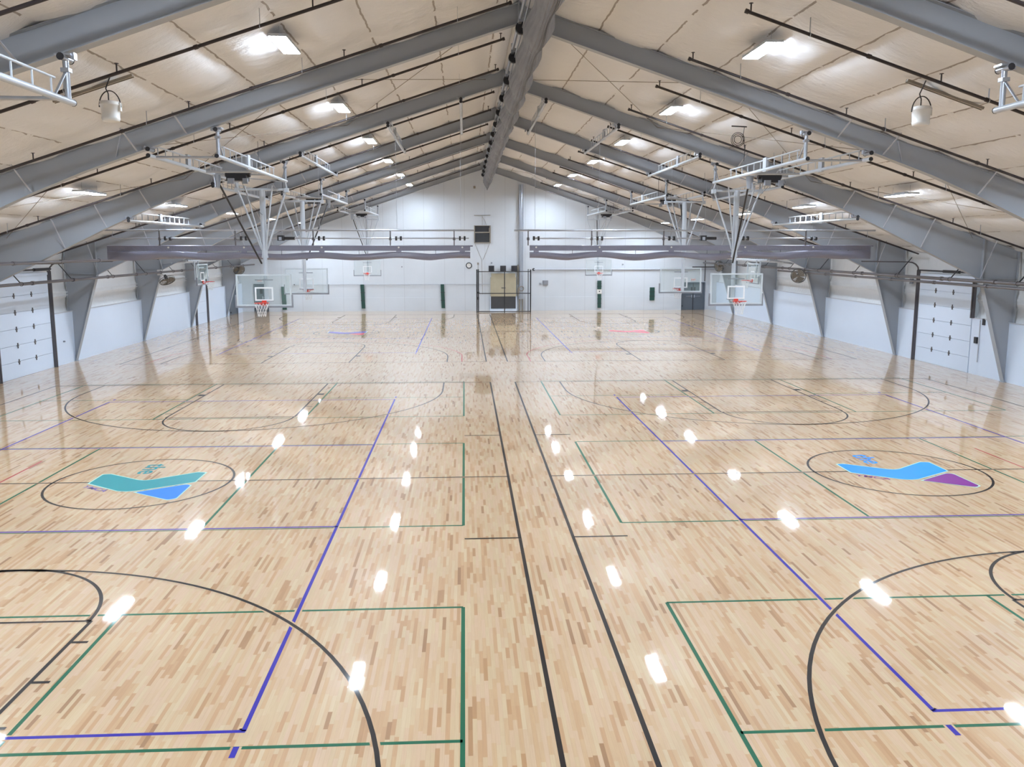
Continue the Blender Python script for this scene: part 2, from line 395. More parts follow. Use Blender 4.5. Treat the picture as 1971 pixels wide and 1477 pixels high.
# ------------------------------------------------------------------ ceiling, walls
def ceiling(side):
    mb = MB(); P = 1.444; D0 = .53
    ds = [0]
    edges = [0]+[D0+P*k for k in range(0, 13)]
    edges = [e for e in edges if e < 18.3]+[18.45]
    us = []
    for a, b in zip(edges, edges[1:]):
        for j in range(7): us.append((a+(b-a)*j/7, j/7))
    us.append((edges[-1], 0))
    ny = 250; vs = []
    rnd = random.Random(3+side)
    amp = {}
    for j in range(ny+1):
        y = Y0+(Y1-Y0)*j/ny
        fr = min(abs(y-f) for f in FR); pin = .55+.45*min(1, fr/1.0)
        for i, (d, u) in enumerate(us):
            k = i//7; key = (k, int(y/1.22))
            t = (y/1.22) % 1
            a0 = amp.setdefault((k, int(y//1.22)), rnd.uniform(.6, 1.25)); a1 = amp.setdefault((k, int(y//1.22)+1), rnd.uniform(.6, 1.25))
            a = a0*(1-t)+a1*t
            s = .12*pin*a*math.sin(math.pi*u)**.7 if u > 0 else 0
            s += .022*math.sin(math.pi*t)**.6*(u > 0)
            vs.append((XR+side*d, y, RZ-SL*d+.05-s))
    n = len(us)
    fs = [(j*n+i, (j+1)*n+i, (j+1)*n+i+1, j*n+i+1) if side < 0 else (j*n+i, j*n+i+1, (j+1)*n+i+1, (j+1)*n+i) for j in range(ny) for i in range(n-1)]
    mb.add(vs, fs, True)
    # outer roof skin gives the blanket its depth
    e = 18.45
    mb.add([(XR, Y0, RZ+.3), (XR, Y1, RZ+.3), (XR+side*e, Y1, RZ-SL*e+.3), (XR+side*e, Y0, RZ-SL*e+.3)], [(0, 1, 2, 3)])
    return mb
cb = ceiling(1); c2 = ceiling(-1); cb.add(c2.v, c2.f, True)
struct(cb.build('ceiling', 'insul'))

def side_wall(name, x, s, holes):
    # lower painted panels to 2.14 m, draped insulation with its girts above
    mb = MB(); mb.k = 0
    ys = sorted([Y0, Y1]+[h for p in holes for h in p[:2]])
    def solid(a, b): return not any(p[0] <= (a+b)/2 <= p[1] for p in holes)
    segs = list(zip(ys, ys[1:]))
    for a, b in segs:
        if solid(a, b): mb.box(min(x, x+s*.12), max(x, x+s*.12), a, b, 0, 2.14)
    mb.k = 1
    prof = [(.04, 2.14), (.10, 2.3), (.13, 2.5), (.11, 2.7), (.03, 2.80), (.0, 2.84), (.06, 2.88), (.0, 2.96), (.03, 3.0), (.11, 3.15), (.14, 3.4), (.15, 3.8), (.13, 4.3), (.08, 4.9)]
    for a, b in segs:
        zmin = 0
        for p in holes:
            if p[0] <= (a+b)/2 <= p[1]: zmin = p[2]
        pr = [q for q in prof if q[1] >= zmin]
        if zmin: pr = [(pr[0][0], zmin)]+pr
        n = max(1, int((b-a)/.61)); vs = []
        for i in range(n+1):
            yy = a+(b-a)*i/n; w = .012*math.sin(yy*5.1)
            for q, z in pr: vs.append((x+s*(.12+q+w*(2.3 < z < 4.8)), yy, z))
        k = len(pr)
        mb.add(vs, [(i*k+j, i*k+j+1, (i+1)*k+j+1, (i+1)*k+j) for i in range(n) for j in range(k-1)], True)
        mb.box(min(x+s*.32, x+s*.4), max(x+s*.32, x+s*.4), a, b, max(zmin, 0), 4.75); mb.box(min(x, x+s*.32), max(x, x+s*.32), a, b, max(zmin, 2.139), max(zmin, 2.139)+.012)
    return struct(mb.build(name, ['wallpaint', 'insul_wall']))
side_wall('wall_right', WR, 1, [(30.5, 34.27, 3.62)])
side_wall('wall_left', WL, -1, [(30.0, 33.95, 3.75), (51.9, 54.1, 2.8), (59.3, 61.3, 2.05)])
for x, s, n in ((WR, -1, 'trim_1'), (WL, 1, 'trim_2')):
    mb = MB()
    for a, b in ([(Y0, 30.3), (34.45, Y1)] if s < 0 else [(Y0, 29.9), (34.1, 51.8), (54.2, 59.2), (61.4, Y1)]):
        mb.box(min(x, x+s*.03), max(x, x+s*.03), a, b, 2.13, 2.17)
    struct(mb.build(n, 'trim'))
def gable(name, y, s, holes=()):
    mb = MB(); z = 4.9
    poly = [(WL-.3, 0)]; e = 18.3
    pl = [(WL-.2, 0)]
    for a, b, h in sorted(holes): pl += [(a, 0), (a, h), (b, h), (b, 0)]
    pl += [(WR+.25, 0), (WR+.25, roof(WR)+.05), (XR, RZ+.1), (WL-.2, roof(WL)+.05)]
    mb.prism(pl, 'y', min(y, y+s*.15), max(y, y+s*.15)); return mb
gb = gable('wall_far', Y1, 1, [(16.75, 18.5, 2.09), (-15.8, -14.8, 2.05)])
struct(gb.build('wall_far', 'endwall'))
struct(gable('wall_near', Y0, -1).build('wall_near', 'endwall'))
mb = MB()
for a, b in ((WL, -15.85), (-14.75, 1.9), (4.6, 16.7), (18.55, WR)): mb.box(a, b, Y1-.05, Y1, 0, 1.04); 
struct(mb.build('trim_3', 'endwall'))

# doors (setting)
def leaf_door(n, x0, x1, h, two):
    mb = MB(); mb.box(x0, x1, Y1+.03, Y1+.08, 0, h); d = struct(mb.build(f'door_{n}', 'door'))
    f = MB(); 
    for a, b in ((x0-.04, x0+.03), (x1-.03, x1+.04)): f.box(a, b, Y1-.06, Y1+.06, 0, h+.04)
    f.box(x0, x1, Y1-.06, Y1+.06, h-.03, h+.04); f.build('door_frame', 'door', d)
    xc = (x0+x1)/2
    if two: MB().box(xc-.02, xc+.02, Y1, Y1+.04, 0, h).build('mullion', 'black', d)
    for k in ((-1, 1) if two else (1,)):
        h2 = MB(); h2.box(xc+k*.10-.04, xc+k*.10+.04, Y1-.02, Y1+.03, .95, 1.15); h2.tube((xc+k*.10, Y1-.05, 1.05), (xc+k*.55, Y1-.05, 1.05), .018, 6); h2.build('push_bar', 'zinc', d)
        MB().box(xc+k*.12-.05 if two else xc-.1, xc+k*.12+.05 if two else xc+.1, Y1+.0, Y1+.03, 1.35, 1.75).build('door_window', 'black', d)
    for z in (.25, h-.3): MB().box(x0+.0, x0+.06, Y1-.07, Y1, z, z+.12).build('hinge', 'black', d)
    return d
leaf_door(1, 16.75, 18.5, 2.09, True); leaf_door(2, -15.8, -14.8, 2.05, False)
mb = MB(); mb.box(WL-.08, WL-.02, 59.3, 61.3, 0, 2.05); d3 = struct(mb.build('door_3', 'door'))
f = MB(); f.box(WL-.06, WL+.05, 59.22, 59.32, 0, 2.1); f.box(WL-.06, WL+.05, 61.26, 61.36, 0, 2.1); f.box(WL-.06, WL+.05, 59.3, 61.3, 2.03, 2.12); f.build('door_frame', 'door', d3)
for z in (.15, 1.0, 1.85): MB().box(WL-.03, WL+.07, 59.4, 59.55, z, z+.1).build('hinge', 'black', d3)
def overhead(n, x, s, y0, y1, h, ys, zs, tall=True):
    mb = MB(); zz = [0, .61, 1.22, 1.83, 2.44, 3.05, h] if h > 3.2 else [0, .7, 1.4, 2.1, h]
    for a, b in zip(zz, zz[1:]): mb.box(min(x-s*.02, x+s*.05), max(x-s*.02, x+s*.05), y0+.02, y1-.02, a+.006, b-.006)
    mb.box(min(x+s*.03, x+s*.06), max(x+s*.03, x+s*.06), y0, y1, 0, h)
    d = struct(mb.build(f'door_{n}', 'wallpaint'))
    for yy in ys:
        for z in zs:
            q = MB(); q.box(min(x-s*.05, x-s*.02), max(x-s*.05, x-s*.02), yy-.02, yy+.02, z-.10, z+.10); q.box(min(x-s*.045, x-s*.02), max(x-s*.045, x-s*.02), yy-.06, yy+.06, z-.025, z+.025)
            q.build('hinge', 'pipe', d)
    f = MB(); f.box(min(x-s*.03, x+s*.2), max(x-s*.03, x+s*.2), y0-.02, y1+.02, h, h+.10); f.build('header', 'wallpaint', d)
    return d
dR = overhead(4, WR, 1, 30.5, 34.27, 3.62, (33.03, 31.8), (.61, 1.22, 1.83, 2.46, 3.05))
dL = overhead(5, WL, -1, 30.0, 33.95, 3.75, (31.35, 32.6), (.59, 1.2, 1.81, 2.43, 3.05))
d6 = overhead(6, WL, -1, 51.9, 54.1, 2.8, (), ())
def track(d, x, s, y, z0, z1, bend=True, w=.09):
    t = MB(); t.box(min(x, x-s*.10), max(x, x-s*.10), y-w/2, y+w/2, z0, z1)
    t.box(min(x-s*.03, x-s*.14), max(x-s*.03, x-s*.14), y-w*.2, y+w*.2, z0, z1)
    if bend:
        pts = [(x-s*.08, y, z1)]+[(x-s*(.08+.45*(1-math.cos(a))), y, z1+.35*math.sin(a)) for a in (0.4, .8, 1.2, 1.57)]+[(x-s*2.6, y, z1+.38)]
        t.path(pts, .03, 6)
    t.build('door_track', 'pipe', d)
track(dR, WR, 1, 34.36, 0, 3.85); track(dR, WR, 1, 30.42, 2.14, 3.6, False, .12)
track(dL, WL, -1, 34.02, 0, 3.9); track(dL, WL, -1, 29.95, 0, 3.9); track(d6, WL, -1, 51.85, 0, 2.8, False, .05); track(d6, WL, -1, 54.15, 0, 2.8, False, .04)
s = MB(); s.tube((WR-.2, 30.6, 3.86), (WR-.2, 34.2, 3.86), .03, 8); s.tube((WR-.2, 31.2, 3.86), (WR-.2, 32.3, 3.86), .06, 10); s.build('spring_shaft', 'black', dR)
s = MB(); s.tube((WL+.2, 30.1, 3.98), (WL+.2, 33.9, 3.98), .03, 8); s.tube((WL+.2, 32.6, 3.98), (WL+.2, 33.8, 3.98), .06, 10); s.build('spring_shaft', 'black', dL)

# ------------------------------------------------------------------ steel portal frames
DEP = [(0, .47), (5, .47), (9, .53), (10.5, .57), (11.8, .68), (13.2, .86), (14.6, 1.08), (15.9, 1.28), (16.9, 1.43)]
def depth(d):
    for (a, p), (b, q) in zip(DEP, DEP[1:]):
        if a <= d <= b: return p+(q-p)*(d-a)/(b-a)
    return DEP[-1][1]
def make_frame(y, label):
    root = thing('steel_frame', (XR, y, 0), label, 'frame', 'grey steel portal frames')
    top = lambda d: RZ-SL*d-.01
    for s in (-1, 1):
        mb = MB(); ds = [0, 2.5, 5, 7, 9, 10.5, 11.2, 11.8, 12.5, 13.2, 13.9, 14.6, 15.3, 15.9, 16.4, 16.9]
        mb.prism([(s*d, top(d)) for d in ds]+[(s*d, top(d)-depth(d)) for d in ds[::-1]], 'y', -.006, .006)
        for a, b in zip(ds, ds[1:]):
            mb.prism([(s*a, top(a)), (s*b, top(b)), (s*b, top(b)-.014), (s*a, top(a)-.014)], 'y', -.11, .11)
            za, zb = top(a)-depth(a), top(b)-depth(b)
            mb.prism([(s*a, za), (s*b, zb), (s*b, zb-.016), (s*a, za-.016)], 'y', -.11, .11)
        mb.box(min(0, s*.02), max(0, s*.02), -.11, .11, top(0)-depth(0)-.02, top(0))
        xk = s*16.9; mb.box(xk-.012, xk+.012, -.11, .11, top(16.9)-1.43, top(16.9))
        mb.build('rafter', 'steel', root)
        cbm = MB(); zk = top(16.9)-1.43
        cbm.prism([(s*16.91, zk), (s*18.026, 0), (s*18.22, 0), (s*18.22, top(18.22)), (s*16.91, top(16.91))], 'y', -.006, .006)
        cbm.prism([(s*16.9, zk), (s*18.026, 0), (s*18.045, 0), (s*16.92, zk)], 'y', -.11, .11)
        cbm.prism([(s*18.205, 0), (s*18.22, 0), (s*18.22, top(18.22)), (s*18.205, top(18.22))], 'y', -.11, .11)
        cbm.prism([(s*16.9, top(16.9)), (s*18.22, top(18.22)), (s*18.22, top(18.22)-.014), (s*16.9, top(16.9)-.014)], 'y', -.11, .11)
        cbm.prism([(s*16.9, zk), (s*18.22, zk+.02), (s*18.22, zk+.035), (s*16.9, zk+.015)], 'y', -.11, .11)
        cbm.box(min(s*17.98, s*18.24), max(s*17.98, s*18.24), -.13, .13, 0, .02)
        cbm.build('column', 'steel', root)
        for d in (8.0, 9.2, 11.75, 13.2, 14.6, 16.85):
            z0 = top(d)-depth(d)
            b2 = MB(); b2.bar((s*d, -.09, z0+.02), (s*(d+.16), -.62, top(d+.16)+.0), .045, .012); b2.build('flange_brace', 'trim', root)
        g = MB(); g.bar((s*9.6, -.02, top(9.6)-.03), (s*9.6+s*.13, -.02, top(9.7)-.5), .03, .02); g.build('stiffener', 'trim', root)
    return root
fl = {3: 'upper left and right corners of the picture', 4: 'cut by both edges of the picture', 5: 'its right column standing between the overhead door and the picture edge'}
LAB = ['grey steel portal frame right behind the viewer, outside the picture', 'grey steel portal frame above and just before the picture',
       'grey steel rafters across the top corners of the picture, nearest visible frame', 'grey steel frame, second visible from the viewer, its columns outside the picture',
       'grey steel frame whose right column stands beside the right overhead door, third visible', 'grey steel frame fourth visible from the viewer, left column beside left overhead door',
       'grey steel frame fifth visible, the near wall fans hang at its knees', 'grey steel frame second from the far wall', 'grey steel frame nearest to the far wall']
f0 = make_frame(FR[0], LAB[0])
for y, l in list(zip(FR, LAB))[1:]: dup(f0, (XR, y, 0), l)

# ------------------------------------------------------------------ sprinkler branch lines
def make_sprinkler(s):
    # along the slope, local x runs from the ridge side down to the eave
    root = thing('sprinkler_pipe', (0, 0, 0), '', 'pipe', 'dark sprinkler branch pipes under the roof')
    x0 = 1.1 if s < 0 else 5.15; x1 = -16.3 if s < 0 else 19.1
    z = lambda x: roof(x)-.32
    p = MB(); p.tube((x0, 0, z(x0)), (x1, 0, z(x1)), .032, 8); 
    n = 5
    for i in range(1, n+1):
        xx = x0+(x1-x0)*i/(n+1); xb = xx+.07*(1 if s > 0 else -1); p.tube((xx, 0, z(xx)), (xb, 0, z(xb)), .043, 8)
    p.tube((x0, 0, z(x0)), (x0+.06*(1 if s > 0 else -1), 0, z(x0+.06*(1 if s > 0 else -1))), .045, 8)
    p.build('pipe', 'dark', root)
    L = abs(x1-x0); k = int(L/3.0)
    for i in range(k):
        xx = x0+(x1-x0)*(i+.35)/k
        h = MB(); h.bar((xx, 0, z(xx)), (xx, 0, roof(xx)-.02), .03, .008); h.ring((xx, 0, z(xx)), .042, .008, (1, 0, 0), 12, 5); h.build('hanger', 'zinc', root)
        xx = x0+(x1-x0)*(i+.08 if i else .03)/k
        h = MB(); h.tube((xx, 0, z(xx)), (xx, 0, z(xx)+.16), .014, 6); h.tube((xx, 0, z(xx)+.16), (xx, 0, z(xx)+.17), .04, 8); h.build('sprinkler_head', 'dark', root)
    return root
SY = [11.75, 15.5, 19.35, 22.6, 26.35, 30.1, 33.96, 37.85, 41.4, 45.1, 48.6, 52.5, 56.3, 60.3]
for s, nm in ((-1, 'left'), (1, 'right')):
    r0 = make_sprinkler(s); first = True
    for i, y in enumerate(SY):
        lab = f'dark sprinkler pipe under the {nm} roof slope, {ORD[i]} from the viewer'
        if first: r0.location = (0, y, 0); r0['label'] = lab; first = False
        else: dup(r0, (0, y, 0), lab)

# ------------------------------------------------------------------ thin roof cross bracing in one bay
def rods(y0, y1, lab):
    root = thing('roof_bracing', (0, y0, 0), lab, 'bracing', 'thin rods crossing under the roof')
    for s in (-1, 1):
        for a, b in ((.6, 5.2), (5.2, 10.6), (10.6, 16.5)):
            for p, q in ((a, b), (b, a)):
                MB().tube((XR+s*p, 0, RZ-SL*p-.13), (XR+s*q, y1-y0, RZ-SL*q-.13), .009, 5).build('rod', 'strut', root)
rods(FR[3], FR[4], 'thin steel rods crossing in X shapes under the roof bay over the near baselines')
rods(FR[7], FR[8], 'thin steel rods crossing in X shapes under the roof bay near the far wall')

# ------------------------------------------------------------------ lights
def make_light():
    root = thing('high_bay_light', (0, 0, 0), '', 'ceiling light', 'bright rectangular high bay lights')
    b = MB(); b.box(-.175, .175, -.72, .72, .02, .075); b.box(-.06, .06, -.3, .3, .075, .12); b.build('housing', 'white_metal', root)
    e = MB(); e.box(-.165, .165, -.70, .70, .010, .022); e.build('lens', 'lamp', root)
    c = MB()
    for y in (-.5, .5): c.tube((0, y, .07), (0, y, .30), .005, 5)
    c.build('hanger', 'zinc', root)
    return root
L0 = make_light(); n = 0
ly = [2.3, 9.9, 17.42, 25.0, 32.6, 39.95, 47.55, 55.0, 59.9]
oy = [2.3, 9.9, 17.5, 25.0, 32.3, 39.5, 47.3, 54.6, 59.8]
for nm, x, z, ys in (('row just left of the ridge', -3.57, 8.84, ly), ('row just right of the ridge', 6.17, 8.84, ly),
                     ('far left row', -10.9, 6.38, oy), ('far right row', 13.38, 6.38, oy)):
    for i, y in enumerate(ys):
        lab = f'lit high bay light, {nm}, {ORD[i]} from the near wall'
        if n == 0: L0.location = (x, y, z); L0['label'] = lab
        else: dup(L0, (x, y, z), lab)
        n += 1

# ------------------------------------------------------------------ backstops
def ladder(parent, x, z, y0, y1, drop0, drop1, name='ladder_truss', mat='white_metal'):
    t = MB(); t.tube((x, y0-.15, z), (x, y1+.15, z), .05, 10)
    a, b = y0+.5, y1-1.7; t.tube((x, a-.1, z+.27), (x, b+.1, z+.27), .022, 8)
    k = int((b-a)/.52)
    for i in range(k+1):
        yy = a+(b-a)*i/k; t.bar((x, yy, z), (x, yy, z+.27), .02, .02)
    ym = (a+b)/2-.4; t.box(x-.035, x+.035, ym-.13, ym+.13, z-.06, z+.33)
    o = t.build(name, mat, parent)
    for yy, dz, sg in ((y0, drop0, 1), (y1, drop1, -1)):
        c = MB()
        if dz > .25:
            c.tube((x, yy, z), (x, yy, z+dz), .045, 10); c.bar((x, yy, z+dz*.75), (x, yy+sg*.42, z+.02), .035, .02)
            c.box(x-.06, x+.06, yy-.06, yy+.06, z+dz*.7, z+dz*.8)
        c.tube((x, yy-.16, z+dz+.02), (x, yy+.16, z+dz+.02), .05, 10); c.box(x-.12, x+.12, yy-.10, yy+.10, z+dz+.05, z+dz+.08); c.box(x-.15, x-.11, yy-.05, yy+.05, z+dz, z+dz+.10)
        c.build('beam_clamp', 'zinc', o)
    for yy, sg in ((y0-.15, -1), (y1+.15, 1)): MB().tube((x, yy, z), (x, yy+sg*.012, z), .054, 10).build('end_cap', 'black', o)
    for yy, dz in ((y0, drop0), (y1, drop1)):
        for sg in (-1, 1): MB().tube((x, yy+sg*.16, z+dz+.02), (x, yy+sg*.172, z+dz+.02), .056, 10).build('end_cap', 'black', o)
    return o
def board(parent, net=True):
    # board plane y=0 facing -y, bottom edge z=2.86
    z0, z1 = 2.87, 3.94; w = .915
    f = MB()
    for a, b, c, d in ((-w, w, z0, z0+.05), (-w, w, z1-.05, z1), (-w, -w+.05, z0, z1), (w-.05, w, z0, z1)): f.box(a, b, -.02, .035, c, d)
    bo = f.build('backboard', 'frame_grey', parent)
    MB().box(-w+.04, w-.04, .0, .012, z0+.04, z1-.04).build('glass', 'glass', bo)
    t = MB(); 
    for a, b, c, d in ((-.305, .305, 3.05, 3.10), (-.305, .305, 3.46, 3.51), (-.305, -.255, 3.05, 3.51), (.255, .305, 3.05, 3.51)): t.box(a, b, -.006, .016, c, d)
    t.build('target_square', 'net', bo)
    p = MB(); p.box(-w-.025, w+.025, -.035, .05, z0-.05, z0+.01)
    for k in (-1, 1): p.box(min(k*w, k*(w+.04)), max(k*w, k*(w+.04)), -.035, .05, z0-.05, z0+.38)
    p.build('edge_padding', 'pad', bo)
    r = MB(); r.ring((0, -.39, 3.0), .232, .010, (0, 0, 1), 30, 6); r.box(-.09, .09, -.16, -.02, 2.985, 3.005); r.box(-.075, .075, -.03, -.005, 2.88, 3.06); r.bar((-.06, -.03, 2.9), (-.12, -.28, 2.99), .012, .03); r.bar((.06, -.03, 2.9), (.12, -.28, 2.99), .012, .03)
    ri = r.build('rim', 'orange', parent)
    if net:
        nb = MB(); N = 12
        lv = [(0, .228), (.12, .19), (.24, .155), (.34, .135), (.44, .13)]
        for k, ((d0, r0), (d1, r1)) in enumerate(zip(lv, lv[1:])):
            for i in range(N):
                for sg in (-.5, .5):
                    a = 2*math.pi*(i+(k % 2)*.5)/N; b2 = a+sg*2*math.pi/N
                    nb.bar((r0*math.cos(a), -.39+r0*math.sin(a), 2.99-d0), (r1*math.cos(b2), -.39+r1*math.sin(b2), 2.99-d1), .009, .009)
        nb.build('net', 'net', ri)
    return bo
def make_backstop(net=True):
    # origin on floor under the board, board faces -y, trusses run y -7.28 .. +.26 (towards the court)
    root = thing('basketball_backstop', (0, 0, 0), '', 'basketball hoop', 'ceiling hung basketball backstops')
    board(root, net)
    yA, yB = -7.28, .26
    m = MB(); m.tube((0, .32, 6.75), (0, .36, 4.5), .095, 14); m.tube((0, .36, 4.5), (0, .34, 2.95), .07, 14); m.tube((0, .36, 4.48), (0, .36, 4.56), .11, 14); m.build('mast', 'white_metal', root)
    br = MB(); 
    for z in (3.05, 3.75): br.bar((-.3, .06, z), (.3, .06, z), .035, .035); br.bar((0, .06, z), (0, .33, z), .08, .05)
    br.build('board_bracket', 'pad', root)
    h = MB(); h.tube((-.83, .32, 6.75), (.83, .32, 6.75), .045, 10)
    for k in (-1, 1): h.tube((k*.82, .32, 6.75), (k*.82, .1, 7.03), .03, 8); h.box(k*.82-.06, k*.82+.06, .2, .4, 6.66, 6.8)
    h.build('header_pipe', 'white_metal', root)
    for k in (-1, 1):
        MB().tube((k*.80, .32, 6.74), (k*.09, .36, 4.75), .030, 8).build('side_brace', 'white_metal', root)
        MB().tube((k*.45, -.15, 6.85), (k*.05, .30, 4.75), .026, 8).build('side_brace', 'white_metal', root)
    MB().tube((-.60, -2.6, 6.80), (-.09, .22, 4.30), .030, 8).build('fold_brace', 'black', root, 'black folding brace')
    return root
def add_trusses(root, inner):
    # inner = +1 when the ridge lies on local +x
    yA, yB = -7.28, .26
    ladder(root, inner*.80, 7.03, yA, yB, .60, .58); ladder(root, -inner*.82, 7.03, yA, yB, .13, .10)
    for y in (yA+.25, -3.1, -2.2): MB().tube((-.82, y, 7.03), (.82, y, 7.03), .032, 8).build('cross_pipe', 'zinc', root)
    MB().tube((-.82, -2.2, 7.0), (.8, yB, 7.0), .02, 6).build('cross_pipe', 'zinc', root)
    w = MB(); w.box(-.28, .30, -2.85, -2.45, 6.80, 6.96); w.tube((-.35, -2.65, 6.98), (.38, -2.65, 6.98), .07, 10); win = w.build('winch', 'black', root, 'black winch motor')
    for a_, b_ in ((-.22, -.04), (.22, .36)): MB().box(a_, b_, -2.95, -2.84, 6.70, 6.86).build('gearbox', 'zinc', win)
    MB().tube((-.6, -2.66, 6.62), (-.6, -2.66, 6.98), .075, 10, .12).build('brace_bracket', 'zinc', root)
    for pts, r in (([(.55, yA+5.0, 7.05), (.55, yA+5.0, 8.0)], .008), ([(.8, .3, 6.7), (.8, .3, 7.6)], .010), ([(.1, -2.6, 6.8), (0, -1.2, 6.2), (0, .3, 5.9)], .006)):
        MB().path(pts, r, 5).build('hoist_cable', 'black', root)
YB1, YB2, YB3, YB0 = 28.08, 35.87, 58.1, 5.87
bl = make_backstop(); bl.location = (XLc, YB1, 0); add_trusses(bl, 1); bl['label'] = 'glass backboard with white net facing the viewer on the left court, nearest left mast'
brt = make_backstop(); brt.location = (XRc, YB1, 0); add_trusses(brt, -1); brt['label'] = 'glass backboard facing the viewer on the right court, nearest right mast'
dup(brt, (XLc-.05, YB2, 0), 'backboard seen from behind on the left, over the far left court', math.pi)
dup(bl, (XRc+.1, YB2, 0), 'backboard seen from behind on the right, over the far right court', math.pi)
dup(bl, (XLc-.03, YB3, 0), 'small distant backboard before the far wall, left of the beige wall unit')
dup(brt, (XRc+.1, YB3, 0), 'small distant backboard before the far wall, right of the beige wall unit')
dup(brt, (XLc, YB0, 0), 'backstop of the near left court, only its truss end at the upper left edge', math.pi)
dup(bl, (XRc, YB0, 0), 'backstop of the near right court, only its truss end at the upper right edge', math.pi)
# side wall backstops on short trusses
def side_backstop(x, s, lab):
    root = thing('basketball_backstop', (x, 44.95, 0), lab, 'basketball hoop', 'side basketball backstops', s*math.pi/2)
    board(root)
    # local frame: board faces -y ; world +/-x
    m = MB(); m.tube((-.3, .30, 3.1), (-.3, .30, 4.12), .04, 8); m.tube((.3, .30, 3.1), (.3, .30, 4.12), .04, 8); m.bar((-.45, .06, 3.75), (.45, .06, 3.75), .05, .05)
    for k in (-.3, .3): m.bar((k, .06, 3.75), (k, .30, 3.75), .04, .04); m.bar((k, .06, 3.15), (k, .30, 3.15), .04, .04)
    m.build('mast', 'white_metal', root)
    for yy, zz in ((.30, 4.12), (1.05, 4.02)):
        t = MB(); q = 1 if s > 0 else -1
        a, b = (-1.6, 6.0) if q > 0 else (-6.0, 1.6)
        t.tube((a, yy, zz), (b, yy, zz), .04, 8); t.tube((a+.5, yy, zz+.22), (b-1.2*0-.5, yy, zz+.22), .02, 6)
        k = 22
        for i in range(k+1): xx = a+.5+(b-a-1)*i/k; t.bar((xx, yy, zz), (xx, yy, zz+.22), .02, .02)
        t.build('ladder_truss', 'white_metal', root)
    MB().tube((-1.5 if s > 0 else 1.5, .2, 4.16), (-1.5 if s > 0 else 1.5, 1.6, 3.95), .05, 8).build('cross_pipe', 'zinc', root); MB().tube((.0, .3, 4.1), (0, 1.05, 4.05), .03, 8).build('cross_pipe', 'zinc', root)
side_backstop(-14.02, 1, 'small side backboard by the left wall facing the middle of the hall')
side_backstop(15.93, -1, 'small side backboard by the right wall facing the middle of the hall')

